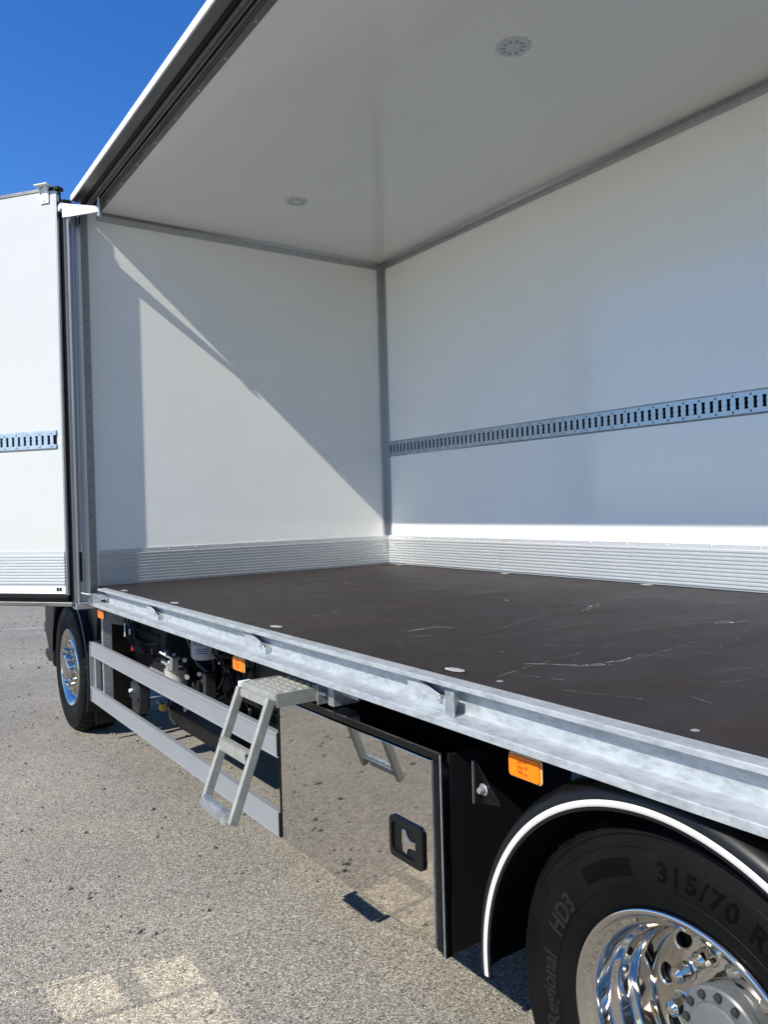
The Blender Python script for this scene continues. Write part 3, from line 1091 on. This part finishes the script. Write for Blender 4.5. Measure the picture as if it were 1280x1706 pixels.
# triangular mounting plate beside the box
t = MB().prism([(3.853, .812), (3.966, .832), (3.958, .845), (3.866, .935), (3.853, .935)], 1, .085, .091)
tp = t.build('mounting_gusset', BLACK, truck, bevel=.0015)
label(tp, 'black triangular mounting plate beside the toolbox')
MB().box(3.8485, 3.8525, .079, .0912, .810, .937).build('gusset_flange', ALUP, tp, bevel=.0015)
MB().lathe([(0, .066), (.008, .066), (.010, .07), (.014, .084), (.018, .0845)], 12, 1, (3.892, 0, .862)).build('gusset_bolt', SCREW, tp, smooth=40)
MB().prism([(3.91, .853), (3.935, .838), (3.94, .845), (3.915, .862)], 1, .0838, .0848).build('gusset_slot', HOLE, tp)

# ---- amber side marker lamps
vsl = None
for i, (x, lab) in enumerate(((.18, 'amber side marker lamp nearest the front wheel'), (2.43, 'amber side marker lamp beside the step ladder'), (4.19, 'amber side marker lamp above the rear mudguard'), (6.3, None))):
    if i == 0:
        m = MB().prism(rrect(.118, .064, .010, 4), 1, -.004, .002)
        lamp = m.build('marker_lamp', LAMPF, truck, bevel=.003)
        lens = MB().prism(rrect(.110, .056, .009, 4), 1, -.009, -.0042).build('lens', AMBER, lamp, bevel=.003, seg=3)
        m = MB()
        rr2 = random.Random(2)
        for k in range(9):
            a, b = -.018 + .012 * (k % 3) + rr2.uniform(-.003, .003), -.014 + .014 * (k // 3) + rr2.uniform(-.003, .003)
            m.prism(rrect(.009 + rr2.uniform(0, .005), .008, .002, 1, c=(a, b)), 1, -.0096, -.0091)
        refl = m.build('reflector', AMBERD, lamp)
        wire = MB().box(-.05, .05, .0025, .008, -.03, .048).build('lamp_backplate', BLACKM, lamp)
        lamp.location = (x, -.030, 1.027)
        first = lamp
        label(lamp, lab)
        kids = (lens, refl, wire)
    else:
        c = copy_to(first, (x, -.030, 1.027), truck)
        if lab:
            label(c, lab)
        for k in kids:
            copy_to(k, (0, 0, 0), c)


# ---- wheels
def disc_with_holes(r_out, r_in, holes, thick, bev, name, m, parent, loc, rotx=PI / 2):
    cu = bpy.data.curves.new(name, 'CURVE')
    cu.dimensions = '2D'
    cu.fill_mode = 'BOTH'
    cu.extrude = thick / 2
    cu.bevel_depth = bev
    cu.bevel_resolution = 3

    def ring(cx, cy, rx, ry, rotz=0., n=40):
        s = cu.splines.new('POLY')
        s.points.add(n - 1)
        for i in range(n):
            t = 2 * PI * i / n
            u, w = rx * math.cos(t), ry * math.sin(t)
            s.points[i].co = (cx + u * math.cos(rotz) - w * math.sin(rotz), cy + u * math.sin(rotz) + w * math.cos(rotz), 0, 1)
        s.use_cyclic_u = True
    ring(0, 0, r_out, r_out, n=72)
    ring(0, 0, r_in, r_in, n=48)
    for hr, ha, rx, ry in holes:
        ring(hr * math.cos(ha), hr * math.sin(ha), rx, ry, ha, 24)
    ob = bpy.data.objects.new(name, cu)
    COL.objects.link(ob)
    dg = bpy.context.evaluated_depsgraph_get()
    me = bpy.data.meshes.new_from_object(ob.evaluated_get(dg))
    bpy.data.objects.remove(ob)
    for v in me.vertices:
        x, y, z = v.co
        v.co = (x, -z, y)
    me.materials.clear()
    me.materials.append(m)
    me.polygons.foreach_set('use_smooth', [True] * len(me.polygons))
    me.set_sharp_from_angle(angle=math.radians(40))
    o = bpy.data.objects.new(name, me)
    COL.objects.link(o)
    o.parent = parent
    o.location = loc
    return o


# sidewall profile of the tyre: (radius, y) from the bead outwards; y = 0 at the outermost bulge
SIDE = [(.288, .040), (.300, .026), (.312, .016), (.330, .010), (.352, .005), (.376, .001), (.400, .000), (.424, .003), (.446, .008), (.462, .013),
        (.466, .010), (.472, .011), (.478, .018), (.486, .026), (.494, .038)]


def side_y(r):
    for (a, ya), (b, yb) in zip(SIDE, SIDE[1:]):
        if a <= r <= b:
            return ya + (yb - ya) * (r - a) / (b - a)
    return .03


def tyre(parent, c, width=.315, dual=False):
    tread = []
    R = .506
    ys = [.047, .060, .075, .100, .106, .118, .124, .150, .156, .168, .174, .200, .206, .218, .224, .250, .268, .278]
    for i, y in enumerate(ys):
        groove = (.100 < y < .124 and y not in (.100, .124)) or (.150 < y < .174 and y not in (.150, .174)) or (.200 < y < .224 and y not in (.200, .224))
        tread.append((R - (.012 if groove else 0) - (.004 if i in (0, len(ys) - 1) else 0), y))
    back = [(r, width - y) for r, y in SIDE[::-1]]
    prof = SIDE + tread + back
    n = 216
    ns = len(SIDE)

    def wob(i, k, r, al):
        if ns - 3 <= k <= ns + 2 and i % 6 == 0:
            return r - (.010 if k >= ns - 1 else .005), al + .003
        if ns + 3 <= k < ns + len(tread) - 2 and i % 6 == 3:
            return r - .004, al
        return r, al
    o = MB().lathe(prof, n, 1, c, wob=wob).build('tyre', RUBBER, parent, smooth=35)
    if dual:
        p2 = [(r, y + .345) for r, y in prof]
        MB().lathe(p2, 96, 1, c).build('inner_tyre', RUBBER, parent, smooth=35)
    return o


def tyre_text(body, size, rc, deg, m, parent, c, name='tyre_lettering', spacing=1.0, italic=0.0, bold=0.0, start=None):
    """raised lettering round the sidewall, top of the letters outwards, centred on the angle deg"""
    vs, fs = text_mesh(body, size, .0009, spacing, bold=bold)
    xs = [v[0] for v in vs]
    mid = (min(xs) + max(xs)) / 2
    if start is not None:
        mid, deg = min(xs), start
    out = []
    for x, y, z in vs:
        x = x + italic * y
        r = rc + y - size * .35
        a = math.radians(deg) - (x - mid) / rc
        out.append((c[0] + r * math.cos(a), c[1] + side_y(r) - .0009 - z, c[2] + r * math.sin(a)))
    return MB().add(out, fs).build(name, m, parent)


HZ = .494
# rear wheel
RC = Vector((4.597, .004, HZ))
wr = bpy.data.objects.new('rear_wheel', None)
COL.objects.link(wr)
wr.parent = truck
label(wr, 'rear wheel with deep polished chrome rim')
ty = tyre(wr, RC, dual=True)
rim = [(.292, .044), (.300, .030), (.3035, .022), (.302, .014), (.297, .011), (.291, .013), (.286, .020), (.279, .028), (.268, .033), (.262, .040), (.258, .055),
       (.257, .075), (.252, .088), (.243, .096), (.239, .105), (.238, .130), (.233, .140), (.226, .147), (.223, .160), (.222, .200), (.216, .216), (.205, .226)]
MB().lathe(rim, 128, 1, RC).build('rim', CHROME, wr, smooth=50)
holes = [(.1885, math.radians(172 + 36 * k), .023, .031) for k in range(10)]
disc_with_holes(.2235, .095, holes, .010, .006, 'rim_disc', CHROME, wr, (RC.x, RC.y + .226, RC.z))
MB().lathe([(0, .30), (.24, .30), (.24, .245), (.0, .245)], 32, 1, RC).build('brake_drum', BLACKM, wr)
nut = None
for k in range(10):
    a = math.radians(154 + 36 * k)
    p = (RC.x + .142 * math.cos(a), RC.y + .218, RC.z + .142 * math.sin(a))
    if nut is None:
        m = MB()
        hexp = [(.0205 * math.cos(i * PI / 3), .0205 * math.sin(i * PI / 3)) for i in range(6)]
        m.prism(hexp, 1, -.046, -.004)
        m.lathe([(.0295, .0), (.0285, -.004), (.022, -.0045)], 16, 1)
        m.lathe([(0, -.056), (.010, -.054), (.0175, -.0465)], 12, 1)
        nut = m.build('nut_cover', CHROME, wr, smooth=30, loc=p, bevel=.002)
    else:
        copy_to(nut, p, wr, (0, -math.radians(36 * k), 0))
hub = MB().lathe([(0, .135), (.060, .135), (.066, .139), (.068, .150), (.092, .151), (.097, .156), (.097, .175), (.088, .185), (.088, .23)], 48, 1, RC).build('hub', HUB, wr, smooth=40)
hb = None
for k in range(12):
    a = 2 * PI * k / 12
    p = (RC.x + .083 * math.cos(a), RC.y + .1505, RC.z + .083 * math.sin(a))
    if hb is None:
        hb = MB().prism([(.0095 * math.cos(i * PI / 3), .0095 * math.sin(i * PI / 3)) for i in range(6)], 1, -.011, 0).build('hub_bolt', DGREY, wr, bevel=.0015, loc=p)
    else:
        copy_to(hb, p, wr)
tyre_text('HD3', .062, .378, 151.5, RLET, wr, RC, spacing=1.0, italic=.16, bold=.0012)
tyre_text('Regional', .056, .378, 184.0, RLET, wr, RC, spacing=1.0, italic=.16, bold=.001)
tyre_text('315/70 R22.5', .060, .396, None, RLETD, wr, RC, spacing=1.2, bold=.0014, start=96.5)
t = MB()
pts = []
for k in range(13):
    a = math.radians(107 + k * 1.9)
    for r_ in (.375, .388, .400, .414):
        pts.append((RC.x + r_ * math.cos(a), RC.y + side_y(r_) - .0012, RC.z + r_ * math.sin(a)))
t.add(pts, [(4 * k + i, 4 * k + 4 + i, 4 * k + 5 + i, 4 * k + 1 + i) for k in range(12) for i in range(3)])
t.build('sidewall_panel', RLETD, wr)
for r_, w_ in ((.352, .0012), (.438, .0015)):
    MB().lathe([(r_ - w_, side_y(r_ - w_) - .0002), (r_, side_y(r_) - .0016), (r_ + w_, side_y(r_ + w_) - .0002)], 128, 1, RC).build('sidewall_ring', RUBBER, wr, smooth=50)

# rear mudguard with white edge
MX, MZ, MY = 4.585, .49, -.050
mgp = [(.562, MY + .002), (.578, MY + .012), (.592, MY + .04), (.598, MY + .09), (.598, .62), (.588, .62), (.588, MY + .09), (.580, MY + .05), (.566, MY + .02), (.530, MY + .006), (.530, MY + .001)]
mg = MB().lathe(mgp, 72, 1, (MX, 0, MZ), math.radians(-8), math.radians(186), closed=True).build('rear_mudguard', PLAST, truck, smooth=40)
label(mg, 'black rear mudguard with a white edge strip')
MB().lathe([(.5385, MY - .0005), (.5395, MY - .002), (.5525, MY - .002), (.554, MY - .0005)], 96, 1, (MX, 0, MZ), math.radians(-8), math.radians(186)).build('white_edge', EDGE, mg, smooth=60)
MB().lathe([(.016, -.004), (.021, -.002), (.022, .002), (.018, .004)], 20, 2, (4.535, MY + .22, MZ + .601)).build('mudguard_plug', PLAST, mg, smooth=50)

# front wheel
FC = Vector((-.928, -.012, HZ))
wf = bpy.data.objects.new('front_wheel', None)
COL.objects.link(wf)
wf.parent = truck
label(wf, 'front wheel with chrome hub cover')
tyre(wf, FC)
rim = [(.292, .044), (.300, .030), (.3035, .020), (.302, .012), (.297, .009), (.290, .012), (.282, .020), (.268, .030), (.255, .045), (.246, .062), (.238, .066), (.228, .062)]
MB().lathe(rim, 96, 1, FC).build('rim', CHROMEF, wf, smooth=50)
MB().lathe([(.2275, .0622), (.224, .045), (.219, .030), (.210, .0235), (.200, .022), (.16, .018), (.118, .014), (.10, .013)], 96, 1, FC).build('rim_disc', CHROMEF, wf, smooth=60)
hh = None
for k in range(10):
    a = math.radians(18 + 36 * k)
    if hh is None:
        hh = MB().lathe([(0, -.0012), (.017, -.0012), (.0185, -.0022), (.021, -.0004)], 20, 1).build('hand_hole', HOLE, wf)
        hh.scale = (.85, 1, 1.15)
        h_ = hh
    else:
        h_ = hh.copy()
        COL.objects.link(h_)
        h_.parent = wf
    h_.location = (FC.x + .186 * math.cos(a), FC.y + .0198, FC.z + .186 * math.sin(a))
    h_.rotation_mode = 'QUATERNION'
    nrm = Vector((.02 * math.cos(a), -1, .02 * math.sin(a))).normalized()
    tang = Vector((-math.sin(a), 0, math.cos(a)))
    ax = nrm.cross(tang)
    h_.rotation_quaternion = Matrix((( ax.x, -nrm.x, tang.x), (ax.y, -nrm.y, tang.y), (ax.z, -nrm.z, tang.z))).to_quaternion()
MB().lathe([(0, .20), (.25, .20), (.25, .115), (.0, .115)], 32, 1, FC).build('brake_drum', BLACKM, wf)
MB().lathe([(0, -.026), (.075, -.025), (.092, -.022), (.100, -.014), (.104, .0), (.108, .0135)], 40, 1, FC).build('hub_cover', CHROMEF, wf, smooth=50)
nut = None
for k in range(10):
    a = math.radians(36 * k)
    p = (FC.x + .138 * math.cos(a), FC.y + .0155, FC.z + .138 * math.sin(a))
    if nut is None:
        nut = MB().lathe([(0, -.040), (.010, -.038), (.016, -.030), (.0175, -.018), (.018, -.004), (.024, .002)], 16, 1).build('nut_cover', CHROMEF, wf, smooth=50, loc=p)
    else:
        copy_to(nut, p, wf)

# front mudguard, flap and bumper corner
fm = MB().lathe([(.575, -.005), (.590, .0), (.600, .03), (.600, .45), (.590, .45), (.590, .04), (.575, .015)], 48, 1, (FC.x, 0, HZ), math.radians(-25), math.radians(175), closed=True).build('front_mudguard', PLAST, truck, smooth=40)
label(fm, 'black front mudguard')
MB().box(-.41, -.395, .06, .44, .14, .52).build('mud_flap', PLAST, fm, bevel=.004)
MB().prism([(-.50, .62), (-.36, .62), (-.30, .75), (-.22, 1.04), (-.52, 1.04)], 1, .05, .40).build('mudguard_rear_panel', PLAST, fm, bevel=.01)
bp = MB().prism([(-1.50, .40), (-1.50, .62), (-1.46, .78), (-1.40, .95), (-1.30, 1.04), (-1.80, 1.04), (-1.80, .66), (-1.64, .46)], 1, .00, 2.44).build('bumper', PLAST, truck, bevel=.02)
label(bp, 'black bumper and step panel ahead of the front wheel')
MB().box(-1.905, -1.80, .01, .12, .66, .755).build('bumper_reflector', DGREY, bp, bevel=.012)
MB().prism([(-1.94, .45), (-1.80, .41), (-1.68, .46), (-1.76, .52), (-1.92, .51)], 1, .02, .14).build('bumper_step', PLAST, bp, bevel=.01)
cab = MB().prism([(-1.86, 1.045), (-.35, 1.045), (-.35, 3.35), (-1.62, 3.35), (-1.78, 2.9)], 1, .06, 2.42).build('cab', WPAINT, truck, bevel=.06)
MB().prism([(-1.55, 2.05), (-.75, 2.05), (-.75, 2.75), (-1.50, 2.75)], 1, .052, .0585).build('cab_window', GLASS, cab, bevel=.002)

# ---- dry leaf on the floor
lf = MB()
n = 9
lv = []
for k in range(n + 1):
    t = k / n
    w = .022 * math.sin(PI * t) ** .8 * (1 + .25 * (k % 2))
    lv += [(-.035 + .07 * t, -w, .004 + .010 * math.sin(t * 5) + .006), (-.035 + .07 * t, 0, .002 + .004 * math.sin(t * 4) + .002), (-.035 + .07 * t, w, .008 + .006 * math.cos(t * 4))]
lf.add(lv, [(3 * k + a, 3 * k + 3 + a, 3 * k + 4 + a, 3 * k + 1 + a) for k in range(n) for a in (0, 1)])
leaf = lf.build('dry_leaf', LEAF, smooth=60)
leaf.location = (1.259, 1.251, ZF)
leaf['label'] = 'small curled brown leaf lying on the load floor'
leaf['category'] = 'leaf'

# ---- loose stones on the asphalt
gv = MB()
rg = random.Random(11)
ICO = [(0, 0, 1), (.9, 0, .4), (.28, .85, .45), (-.72, .53, .4), (-.72, -.53, .45), (.28, -.85, .4), (.72, .53, -.4), (-.28, .85, -.4), (-.9, 0, -.4), (-.28, -.85, -.4), (.72, -.53, -.4), (0, 0, -.8)]
ICF = [(0, 1, 2), (0, 2, 3), (0, 3, 4), (0, 4, 5), (0, 5, 1), (1, 6, 2), (2, 7, 3), (3, 8, 4), (4, 9, 5), (5, 10, 1), (6, 7, 2), (7, 8, 3), (8, 9, 4), (9, 10, 5), (10, 6, 1), (6, 11, 7), (7, 11, 8), (8, 11, 9), (9, 11, 10), (10, 11, 6)]
for k in range(2400):
    if k < 420:
        x, y = rg.uniform(-1, 5.2), rg.uniform(-2.4, .4)
        s_ = rg.choice([.004, .005, .006, .007, .010])
    else:
        x, y = rg.uniform(-9, 2.5), rg.uniform(-7, 1.5)
        s_ = rg.choice([.006, .007, .008, .010, .014])
    s_ *= rg.uniform(.7, 1.3)
    sx, sy, sz, h = rg.uniform(.8, 1.4), rg.uniform(.7, 1.1), rg.uniform(.55, .9), rg.uniform(0, 6.28)
    pts = []
    for a, b, c in ICO:
        j = rg.uniform(.8, 1.2)
        a, b, c = a * sx * j, b * sy * j, c * sz
        pts.append((x + s_ * (a * math.cos(h) - b * math.sin(h)), y + s_ * (a * math.sin(h) + b * math.cos(h)), s_ * (c + .35)))
    gv.add(pts, ICF)
gr = gv.build('gravel', STONE)
gr['kind'] = 'stuff'
gr['label'] = 'scattered loose dark stones on the asphalt'
gr['category'] = 'gravel'
